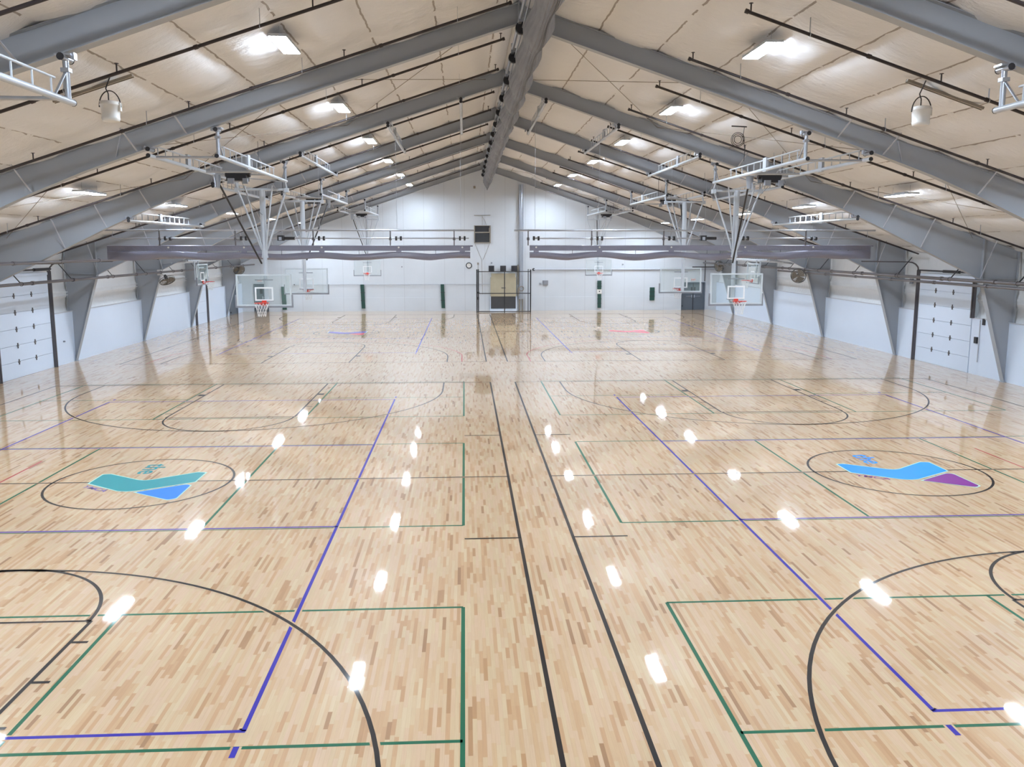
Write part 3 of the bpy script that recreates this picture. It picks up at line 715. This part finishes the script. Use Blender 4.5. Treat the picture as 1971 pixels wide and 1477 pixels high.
# ------------------------------------------------------------------ roll-up cross curtains
CY = 31.75
def cross_curtain(x0, x1, xs, motor, lab):
    root = thing('divider_curtain', ((x0+x1)/2, CY, 0), lab, 'divider curtain', 'grey rolled up divider curtains across the hall'); ox = (x0+x1)/2
    X = lambda x: x-ox
    lo, hi = min(x0, x1), max(x0, x1)
    MB().tube((X(lo)-.6, 0, 5.47), (X(hi)+.15, 0, 5.47), .035, 10).build('top_pipe', 'zinc', root)
    MB().tube((X(lo)+.1, 0, 5.17), (X(hi)-.05, 0, 5.17), .028, 10).build('drive_shaft', 'zinc', root)
    b = MB(); b.box(X(lo), X(hi), -.02, .02, 4.70, 4.88); b.tube((X(lo), 0, 4.88), (X(hi)+.1, 0, 4.88), .026, 8); hb = b.build('header_band', 'vinyl', root)
    for x in xs:
        d = MB()
        for k in (-.09, .09): d.tube((X(x)+k-.035, 0, 5.17), (X(x)+k+.035, 0, 5.17), .085, 14)
        d.build('cable_drum', 'black', root)
        MB().tube((X(x)-.05, 0, 5.47), (X(x)-.05, 0, roof(x)-.65), .006, 5).build('drop_rod', 'zinc', root)
        q = MB(); q.box(X(x)-.33, X(x)-.29, -.03, .03, 4.9, 5.5); q.tube((X(x)-.31, 0, 5.1), (X(x)-.31, 0, 5.2), .05, 8); q.build('shaft_bracket', 'pipe', root)
        st = MB(); st.box(X(x)-.10, X(x)+.10, -.03, .03, 4.45, 4.80); st.build('lift_strap', 'vinyl', root)
        MB().tube((X(x), -.03, 4.83), (X(x), -.02, 4.83), .035, 10).build('grommet', 'plastic', root)
        if lo < x+1.4 < hi: MB().tube((X(x)+1.4, -.03, 4.45), (X(x)+1.4, -.03, 4.72), .008, 5).build('lift_cord', 'black', root)
    # rolled bundle, sagging between the straps
    wall_side = -1 if abs(lo) > abs(hi) else 1
    mb = MB(); nx = 160; prof = 20; vs = []
    for i in range(nx+1):
        x = lo+(hi-lo)*i/nx
        t = min(abs(x-q) for q in xs)/1.45; sag = .085*(1-math.cos(math.pi*min(1, t)))/2*2
        edge = ((lo-x) if wall_side < 0 else (x-hi))  # negative inside
        dist = (x-lo) if wall_side < 0 else (hi-x)
        fat = max(0, 1-dist/5.2)
        ztop = 4.655-sag*.45+fat*.13; zbot = 4.43-sag*.55-.01*math.sin(x*2)+.02*fat
        th = .10+.03*math.sin(x*3.1+1)+.05*fat
        if dist < .5: f2 = .35+.65*dist/.5; th *= f2
        for j in range(prof):
            a = 2*math.pi*j/prof; rr = 1+.10*math.sin(3*a+x*1.7)+.06*math.sin(5*a-x*2.3)
            vs.append((X(x), th*rr*math.sin(a)*.9, (ztop+zbot)/2+(ztop-zbot)/2*math.cos(a)*rr))
    mb.add(vs, [(i*prof+j, i*prof+(j+1) % prof, (i+1)*prof+(j+1) % prof, (i+1)*prof+j) for i in range(nx) for j in range(prof)], True)
    mb.add(vs[:prof], [tuple(range(prof))]); mb.add(vs[-prof:], [tuple(range(prof))[::-1]])
    mb.build('rolled_curtain', 'vinyl', root)
    mo = MB(); mo.box(X(motor)-.18, X(motor)+.05, -.10, .10, 5.08, 5.28); mo.tube((X(motor)+.05, 0, 5.17), (X(motor)+.45, 0, 5.17), .06, 10); mt = mo.build('motor', 'black', root, 'black curtain motor')
    e = MB(); e.box(X(motor)-.12, X(motor)-.02, -.14, -.10, 5.10, 5.22); e.tube((X(motor), 0, 5.28), (X(motor), 0, roof(motor)-.6), .005, 5); e.build('motor_cable', 'zinc', mt)
    for x in xs:
        ladder(root, X(x), roof(x)-depth(abs(x-XR))-.13, FR[4]-CY, FR[5]-CY, .06, .06, 'support_truss')
cross_curtain(-13.35, .22, [-.08, -2.5, -5.4, -8.3, -11.1], -6.85, 'grey divider curtain rolled up under the rafters across the left courts')
cross_curtain(2.5, 15.9, [2.75, 5.2, 8.0, 10.9, 13.6], 9.3, 'grey divider curtain rolled up under the rafters across the right courts')

# ------------------------------------------------------------------ ridge curtain
def ridge_curtain():
    root = thing('ridge_curtain', (1.43, 30, 0), 'long grey mesh divider curtain gathered under the roof ridge', 'divider curtain')
    ya, yb = -1.5-30, 61.3-30
    MB().tube((-.10, ya, 10.10), (-.10, yb, 10.10), .045, 10).build('track_pipe', 'zinc', root)
    MB().tube((-.03, ya, 9.93), (-.03, yb, 9.93), .022, 8).build('drive_shaft', 'zinc', root)
    NY = 220; NP = 160; vs = []
    for i in range(NY+1):
        y = ya+(yb-ya)*i/NY; t = ((y+30-17.1)/3.05) % 1; sg = math.sin(math.pi*t)**2
        dz = .62+.12*sg+.03*math.sin(y*.9); w = .19+.10*sg+.02*math.sin(y*1.7); far = max(0, (y-(yb-14))/14); dz += .22*far; end = min(1, (yb-y)/1.2+.35)
        for j in range(NP):
            a = 2*math.pi*j/NP; q = (1-math.cos(a))/2     # 0 top, 1 bottom
            rad = (.35+.65*math.sin(math.pi*q**.7))*(1+.07*math.cos(20*a)) if 0 < q < 1 else .35
            xx = .20+.06*q+math.sin(a)*w*rad*1.15*end
            zz = 9.90-q*dz+.016*math.cos(20*a)
            vs.append((xx, y, zz))
    mb = MB(); mb.add(vs, [(i*NP+j, (i+1)*NP+j, (i+1)*NP+(j+1) % NP, i*NP+(j+1) % NP) for i in range(NY) for j in range(NP)], True)
    mb.add(vs[:NP], [tuple(range(NP))]); mb.add(vs[-NP:], [tuple(range(NP))[::-1]])
    mb.build('gathered_mesh', 'mesh', root)
    for k in range(-5, 15):
        y = 17.1+3.05*k-30
        if ya < y < yb:
            d = MB(); d.tube((-.06, y-.06, 9.93), (-.06, y+.06, 9.93), .14, 16); d.tube((-.03, y-.085, 9.93), (-.03, y-.06, 9.93), .05, 8); d.build('cable_drum', 'black', root)
            b = MB(); b.box(-.10, .02, y+.08, y+.12, 9.93, 10.2); b.box(-.14, -.06, y-.3, y-.1, 10.0, 10.24); b.tube((.1, y, 10.0), (.15, y, 10.25), .01, 5); b.build('hanger_bracket', 'zinc', root)
            c = MB(); 
            for q in range(9):
                a = q/8; c.tube((.06+.30*a, y-.02, 9.55-.22*math.sin(a*2.6)), (.06+.30*(a+.09), y-.02, 9.55-.22*math.sin((a+.09)*2.6)), .014, 5)
            c.build('gather_cord', 'trim', root)
    m = MB(); m.tube((.42, 8.6, 9.72), (.42, 8.9, 9.72), .17, 18); m.tube((.42, 8.5, 9.72), (.42, 8.6, 9.72), .06, 10); m.build('motor', 'black', root, 'black round motor')
ridge_curtain()

# ------------------------------------------------------------------ fans at the knees
def xf(mb, m):
    mb.v = [tuple(m @ Vector(p)) for p in mb.v]; return mb
def make_fan(loc, nv, mount, lab):
    root = thing('wall_fan', loc, lab, 'fan', 'round caged fans on the columns')
    m = (-Vector(nv)).to_track_quat('Y', 'Z').to_matrix().to_4x4()
    cg = MB()
    for R in (.08, .14, .20, .26, .32, .38): cg.ring((0, -.13+.10*(R/.38)**2, 0), R, .006, (0, 1, 0), 28, 5)
    for i in range(14):
        a = 2*math.pi*i/14; pts = [(R*math.cos(a), -.13+.10*(R/.38)**2, R*math.sin(a)) for R in (.06, .2, .3, .38)]
        cg.path(pts+[(.38*math.cos(a), .10, .38*math.sin(a)), (.12*math.cos(a), .16, .12*math.sin(a))], .005, 4)
    cg.ring((0, .0, 0), .38, .016, (0, 1, 0), 32, 6); cg.ring((0, .10, 0), .38, .012, (0, 1, 0), 32, 6); xf(cg, m).build('cage', 'fanmesh', root)
    bl = MB()
    for k in range(3):
        a0 = 2*math.pi*k/3; vs = []
        for i in range(9):
            a = a0+i*.21
            for R in (.06, .34): vs.append((R*math.cos(a), -.05+.012*i, R*math.sin(a)))
        bl.add(vs, [(2*i, 2*i+1, 2*i+3, 2*i+2) for i in range(8)], True)
    bl.tube((0, -.06, 0), (0, .05, 0), .06, 12); xf(bl, m).build('blades', 'strut', root)
    mo = MB(); mo.tube((0, .05, 0), (0, .30, 0), .085, 12); mo.tube((0, .30, 0), (0, .36, 0), .05, 12); xf(mo, m).build('motor', 'black', root)
    e = m @ Vector((0, .25, 0)); mt = Vector(mount)-Vector(loc)
    b = MB(); b.bar(e, mt, .05, .05); b.box(mt.x-.10, mt.x+.10, mt.y-.07, mt.y+.07, mt.z-.14, mt.z+.14); b.build('bracket', 'plastic', root)
make_fan((-15.2, 43.05, 3.12), (.42, -.30, -.86), (-15.62, 43.2, 3.55), 'tilted round fan on the left column knee, nearer of the two left fans')
make_fan((-15.62, 58.2, 3.25), (.5, -.62, -.5), (-15.95, 58.3, 3.3), 'round fan on the last left column, beside the dark far left door')
make_fan((17.70, 43.0, 3.30), (-.5, -.80, -.3), (18.1, 43.25, 3.5), 'round fan on the right column knee, nearer of the two right fans')
make_fan((18.10, 58.1, 3.45), (-.8, -.55, -.2), (18.45, 58.3, 3.5), 'round fan on the last right column, above the grey double door')

# ------------------------------------------------------------------ long pipes along the side walls
def main_pipe(x, z, r, y0, y1, lab, mat='pipe', s=1, hang=True):
    root = thing('main_pipe', (x, y0, z), lab, 'pipe', 'long pipes along the side walls'); L = y1-y0
    p = MB(); p.tube((0, 0, 0), (0, L, 0), r, 12)
    k = int(L/3.2)
    for i in range(k+1): p.tube((0, L*i/(k+1)+.1, 0), (0, L*i/(k+1)+.22, 0), r*1.35, 12)
    p.build('pipe', mat, root)
    if hang:
        for i in range(int(L/3.77)):
            y = 1.9+3.77*i; h = MB(); h.bar((0, y, 0), (s*.55, y-.1, .75), .07, .02); h.ring((0, y, 0), r*1.3, .008, (0, 1, 0), 14, 5); h.build('hanger', 'black', root)
main_pipe(-15.42, 3.57, .055, 5, 61.5, 'dark pipe along the left wall passing before the columns', s=-1)
main_pipe(-14.0, 4.34, .05, 5, 41.5, 'dark pipe hung under the left rafter knees', 'pipe', -1, False)
main_pipe(17.85, 3.66, .06, 5, 61.0, 'thick dark pipe along the right wall, upper of the pair')
main_pipe(17.95, 3.49, .05, 5, 46.5, 'thinner pipe along the right wall, lower of the pair', 'pipe', 1, False)

# ------------------------------------------------------------------ buckets and struts in the near bay
def bucket(x, y, zt, lab, sd):
    root = thing('hanging_bucket', (x, y, zt), lab, 'bucket', 'white buckets hung under the roof')
    b = MB(); b.lathe([(0, -.36), (.135, -.36), (.15, -.355), (.165, -.30), (.158, -.29), (.172, -.08), (.185, -.07), (.185, -.05), (.178, -.04), (.178, 0), (.168, 0), (.15, -.3), (0, -.34)], n=28); b.build('pail', 'plastic', root)
    h = MB(); h.ring((0, 0, -.10), .20, .008, (0, 1, 0), 22, 6, math.pi*0, math.pi); h2 = h
    # handle stands upright
    hb = MB(); pts = [(.20*math.cos(a), 0, -.10+.30*math.sin(a)) for a in [math.pi*i/14 for i in range(15)]]; hb.path(pts, .011, 6); hb.build('handle', 'black', root)
    c = MB(); c.path([(-.02, 0, -.02), (-.02, 0, .15), (-.06, 0, .24), (0, 0, .38), (.05, .0, .50)], .012, 6); c.build('cable', 'black', root)
    e = MB(); e.box(.17, .20, -.04, .04, -.17, -.02); e.build('clip', 'plastic', root)
    MB()
    return root
bucket(-6.62, 16.3, 7.55, 'white bucket hung from a strut in the upper left of the picture', -1)
bucket(9.02, 16.3, 7.58, 'white bucket hung from a strut in the upper right of the picture', 1)
def strut(x0, x1, y, lab):
    o = MB(); z = lambda x: roof(x)-.12
    cx = (x0+x1)/2
    o.bar((x0-cx, 0, z(x0)-z(cx)), (x1-cx, 0, z(x1)-z(cx)), .06, .05); o.bar((x0-cx, .045, z(x0)-z(cx)), (x1-cx, .045, z(x1)-z(cx)), .01, .07)
    q = o.build('strut_channel', 'strut'); q.location = (cx, y, z(cx)); tag(q, lab, 'strut', 'tan strut channels under the roof')
strut(-7.75, -6.25, 16.5, 'tan strut channel above the upper left bucket'); strut(8.8, 10.4, 16.5, 'tan strut channel above the upper right bucket')
# coil of cable on the right
c = MB()
for r in (.16, .11, .20): c.ring((0, .01*r, 0), r, .010, (0, 1, 0), 22, 5)
c.path([(.18, 0, .35), (.15, 0, .1), (.22, 0, -.3), (.20, 0, -.62)], .010, 5); c.path([(-.2, 0, .38), (.25, 0, .36)], .02, 5)
q = c.build('cable_coil', 'black'); q.location = (8.0, 24.3, 7.95); tag(q, 'black cable looped in a coil under the right roof slope', 'cable')

# ------------------------------------------------------------------ things on the far wall
yw = Y1
def wall_pad(x, z0, z1, w, lab, lean=.06):
    root = thing('wall_pad', (x, yw, z0), lab, 'pad', 'dark green pads on the far wall'); h = z1-z0
    p = MB(); p.prism([(-w/2-lean/2, h), (w/2-lean/2, h), (w/2+lean/2, 0), (-w/2+lean/2, 0)], 'y', -.17, -.05); p.build('cushion', 'green', root)
    s = MB(); 
    for q in (.33, .66): s.box(-w/2-.02, w/2+.02, -.18, -.05, h*q-.02, h*q+.02)
    s.build('strap', 'black', root); return root
wall_pad(-7.70, .22, 2.03, .27, 'dark green pad on the far wall below the left distant hoop')
wall_pad(-1.67, .22, 2.03, .27, 'dark green pad on the far wall, nearest left of the black frame')
wall_pad(-13.6, .15, 1.88, .30, 'dark green pad on the far wall seen through the nearest left backboard')
wall_pad(10.30, 1.62, 2.27, .30, 'short upper dark green pad on the far wall below the right distant hoop', .0)
wall_pad(10.32, .19, 1.24, .26, 'lower dark green pad on the far wall below the white box', .0)
wall_pad(14.4, .75, 1.75, .36, 'dark pad on the far wall seen through the rear right backboard', .0)
b = MB(); b.box(-.17, .17, -.14, -.0, 0, .34); b.box(-.2, .2, -.03, 0, -.03, .37); bx = b.build('junction_box', 'plastic'); bx.location = (10.31, yw, 1.27); tag(bx, 'white box on the far wall between two green pads', 'box')
MB().tube((0, -.16, .18), (0, -.14, .18), .05, 10).build('dial', 'black', bx)

# louvred vent up high
root = thing('wall_vent', (1.35, yw, 5.16), 'square dark louvred vent high on the far wall in a pale frame', 'vent')
f = MB(); 
for a in ((-.62, -.55, -.12, 0, 1.26), (.55, .64, -.12, 0, 1.26)): f.box(a[0], a[1], a[2], 0, 0, 1.26)
f.box(-.62, .64, -.12, 0, .72, .80); f.box(-.62, .64, -.12, 0, -.04, .02); f.box(-.62, .64, -.12, 0, 1.24, 1.28); f.box(.5, .62, -.2, -.05, .8, 1.1); f.build('frame', 'strut', root)
s = MB(); 
for z0, z1 in ((.02, .72), (.80, 1.24)):
    k = int((z1-z0)/.07)
    for i in range(k): zz = z0+(z1-z0)*i/k; s.prism([(-.09, zz), (-.08, zz), (-.03, zz+.06), (-.04, zz+.06)], 'x', -.55, .55)
s.box(-.55, .55, -.03, -.01, 0, 1.25); s.build('louvres', 'coil', root)
r = MB(); r.bar((-.62, -.06, 2.02), (.62, -.06, 2.04), .03, .04); r.bar((0, -.05, 1.3), (0, -.05, 2.02), .015, .02); r.path([(0, -.05, 1.95), (.22, -.05, 1.6), (.3, -.05, 1.3)], .01, 5); r.build('bracket', 'strut', root)
w = MB(); w.path([(-.6, -.03, 0), (-.05, -.03, -1.3), (-.0, -.03, -3.9)], .012, 5); w.path([(.58, -.03, 0), (.05, -.03, -1.3)], .012, 5); w.build('wire', 'strut', root)
# small things above
for x, z, w_, h_, lab, nm in ((.78, 9.26, .16, .18, 'tiny brown box high on the far wall below the ridge', 'sensor_box'), (2.05, 3.63, .10, .10, 'tiny grey wall sensor above the left speaker', 'wall_sensor'), (-4.73, 3.35, .09, .09, 'tiny dark sensor on the far wall between the left pads', 'wall_sensor'),
                          (5.75, 2.05, .16, .12, 'small grey box on the far wall just right of the black frame', 'outlet_box'), (6.15, 2.12, .42, .36, 'grey round edged bell box on the far wall right of the black frame', 'bell_box'), (-11.9, 4.0, .1, .14, 'tiny dark sensor on the far wall at upper left', 'wall_sensor'), (12.1, 3.5, .1, .1, 'tiny dark sensor on the far wall at right', 'wall_sensor')):
    o = MB(); o.box(-w_/2, w_/2, -.08, 0, -h_/2, h_/2)
    if nm == 'bell_box': o.tube((0, -.15, 0), (0, -.08, 0), w_*.36, 14)
    q = o.build(nm, 'pad' if nm != 'sensor_box' else 'strut'); q.location = (x, yw, z); tag(q, lab, nm.replace('_', ' '))
# round duct
root = thing('round_duct', (4.27, yw-.2, 0), 'tall round galvanised duct standing against the far wall', 'duct')
p = MB(); p.tube((0, 0, .9), (0, 0, 9.45), .165, 22); 
for z in (1.2, 3.0, 4.8, 6.6, 8.4): p.tube((0, 0, z), (0, 0, z+.04), .18, 22)
p.build('duct', 'zinc', root)
e = MB(); e.tube((-.22, 0, 2.0), (-.22, 0, 3.5), .05, 8); e.box(-.25, .12, -.1, .1, 1.15, 1.75); e.ring((.03, -.15, 1.7), .17, .035, (0, 1, 0), 18, 8); e.tube((-.1, 0, 0), (-.1, 0, 1.2), .06, 8); e.tube((.12, 0, 0), (.12, 0, .9), .05, 8); e.build('valves', 'strut', root)
# beige unit
root = thing('wall_heater_cabinet', (2.92, yw, 0), 'tall beige wall unit with a dark lower grille at the middle of the far wall', 'heater')
p = MB(); p.box(-.96, .98, -.28, 0, 1.10, 2.55); p.box(-.90, .92, -.24, 0, 2.55, 2.84); p.box(-.97, .99, -.29, 0, 2.5, 2.53); p.build('cabinet', 'beige', root)
p = MB(); p.box(-.94, .96, -.22, 0, .18, 1.10)
for i in range(11): p.box(-.92, .94, -.25, -.22, .22+i*.08, .25+i*.08)
p.build('grille', 'coil', root)
p = MB(); p.box(-1.02, 1.04, -.32, 0, 0, .16); p.box(-1.0, -.94, -.27, 0, .16, 1.1); p.box(.96, 1.02, -.27, 0, .16, 1.1); p.build('base_trim', 'wallpaint', root)
MB().box(-.14, .18, -.30, -.28, 1.72, 1.78).build('handle', 'coil', root)
for x, k, lab in ((2.07, -.5, 'black speaker on the far wall, leftmost of three above the beige unit'), (2.9, 0, 'black speaker on the far wall, middle of three above the beige unit'), (3.7, .5, 'black speaker on the far wall, rightmost of three above the beige unit')):
    root = thing('loudspeaker', (x, yw-.38, 3.2), lab, 'speaker', 'speakers above the beige wall unit', k*.8)
    b = MB(); b.prism([(-.22, -.15), (.22, -.15), (.13, .15), (-.13, .15)], 'z', -.23, .23); b.build('cabinet', 'black', root)
    g = MB(); g.box(-.20, .20, -.165, -.152, -.21, .21); g.build('grille', 'black', root); MB().bar((0, .1, 0), (.0, .38, -.05), .04, .04).build('bracket', 'zinc', root)
# clock
root = thing('wall_clock', (.33, yw, 3.44), 'round wall clock with a dark rim left of the black frame', 'clock')
c = MB(); c.ring((0, -.05, 0), .20, .03, (0, 1, 0), 30, 8); c.build('rim', 'black', root); c = MB(); c.tube((0, -.04, 0), (0, -.02, 0), .19, 28); c.build('face', 'plastic', root)
h = MB(); h.bar((0, -.05, 0), (0, -.05, .14), .014, .01); h.bar((0, -.05, 0), (.09, -.05, 0), .018, .01)
for i in range(12): a = math.pi*i/6; h.bar((.15*math.cos(a), -.045, .15*math.sin(a)), (.175*math.cos(a), -.045, .175*math.sin(a)), .012, .006)
h.build('hands', 'black', root)
# black frame (cage front) before the unit
root = thing('goal_frame', (2.93, 61.0, 0), 'black metal goal-like frame standing before the beige wall unit', 'frame')
p = MB()
for x in (-1.98,): p.tube((x-.05, 0, 0), (x-.05, 0, 3.19), .045, 8); p.tube((x+.06, .3, 0), (x+.06, .3, 3.19), .045, 8)
p.build('post', 'black', root)
p = MB(); p.tube((1.95, 0, 0), (1.95, 0, 3.17), .05, 8); p.tube((1.80, .3, 0), (1.80, .3, 3.2), .03, 8); p.build('post', 'black', root)
MB().tube((.02, 0, 0), (.02, 0, 3.05), .035, 8).build('post', 'black', root)
for z, r in ((3.03, .028), (1.42, .032), (.06, .032)): MB().tube((-1.98, 0, z), (1.93, 0, z), r, 8).build('crossbar', 'black', root)
MB().box(-2.0, -1.85, -.08, .04, 1.45, 1.55).build('latch', 'black', root)
# pipes on the far wall
for x0, x1, z, r, lab in ((-12.8, 1.9, 2.03, .022, 'thin horizontal pipe across the left half of the far wall'), (5.25, 19.2, 3.13, .05, 'horizontal pipe across the right half of the far wall')):
    root = thing('wall_pipe', (x0, yw-.10, z), lab, 'pipe'); MB().tube((0, 0, 0), (x1-x0, 0, 0), r, 8).build('pipe', 'trim', root)
    MB().tube((0, -.03, 0), (0, .03, 0), r*2.2, 8).build('end_cap', 'black', root)
    for i in range(6): MB().box((x1-x0)*(i+.5)/6-.02, (x1-x0)*(i+.5)/6+.02, -.03, .1, -.03, .03).build('clip', 'zinc', root)
root = thing('conduit', (1.02, yw-.04, 0), 'thin vertical conduit with a small switch box left of the beige unit', 'conduit')
MB().tube((0, 0, 1.0), (0, 0, 3.6), .018, 6).build('pipe', 'strut', root); MB().box(-.07, .07, -.06, .03, .85, 1.06).build('switch_box', 'black', root); MB().box(-.06, .06, -.05, .03, 3.5, 3.66).build('junction_box', 'strut', root)
# standpipe near the double door
root = thing('stand_pipe', (18.45, yw-.9, 0), 'thin dark vertical pipe rising beside the grey double door', 'pipe'); MB().tube((0, .7, 2.2), (0, .7, 3.8), .035, 8).build('pipe', 'dark', root)
p = MB(); p.tube((-1.0, .7, 3.3), (.9, .7, 3.3), .04, 8); p.build('branch', 'dark', root)
# exit signs
for x, z, lab in ((17.6, 2.32, 'red EXIT sign above the grey double door'), (-15.35, 2.35, 'red EXIT sign above the small far left door')):
    root = thing('exit_sign', (x, yw, z), lab, 'sign', 'exit signs on the far wall'); MB().box(-.19, .19, -.06, 0, -.10, .10).build('housing', 'plastic', root)
    text('lettering', 'EXIT', .17, 'red', root, Matrix.Translation((0, -.064, 0)) @ Matrix.Rotation(math.pi/2, 4, 'X'), .002, 'red letters EXIT')

# ------------------------------------------------------------------ small things on the right wall
def wallbox(x, s, y, z, w, h, mat, nm, lab, cat):
    o = MB(); o.box(min(0, -s*.07), max(0, -s*.07), -w/2, w/2, -h/2, h/2); q = o.build(nm, mat); q.location = (x, y, z); tag(q, lab, cat); return q
wallbox(WR, 1, 30.12, 1.32, .16, .24, 'black', 'control_box', 'black control box on the right wall beside the overhead door', 'control box')
wallbox(WR+.03, 1, 29.75, 2.05, .14, .24, 'black', 'door_sensor', 'small black box high on the right wall beside the nearest visible column', 'control box')
wallbox(WR+.1, 1, 35.1, 3.35, .22, .22, 'pad', 'vent_cap', 'small round grey cap on the right insulation above the overhead door', 'vent cap')
wallbox(WL, -1, 34.9, .95, .06, .06, 'pad', 'outlet', 'tiny grey outlet on the left wall beside the overhead door', 'outlet')
root = thing('door_conduit', (WR-.03, 29.95, 0), 'thin vertical conduit on the right wall below the black control box', 'conduit'); MB().tube((0, 0, .5), (0, 0, 2.1), .018, 6).build('pipe', 'trim', root)
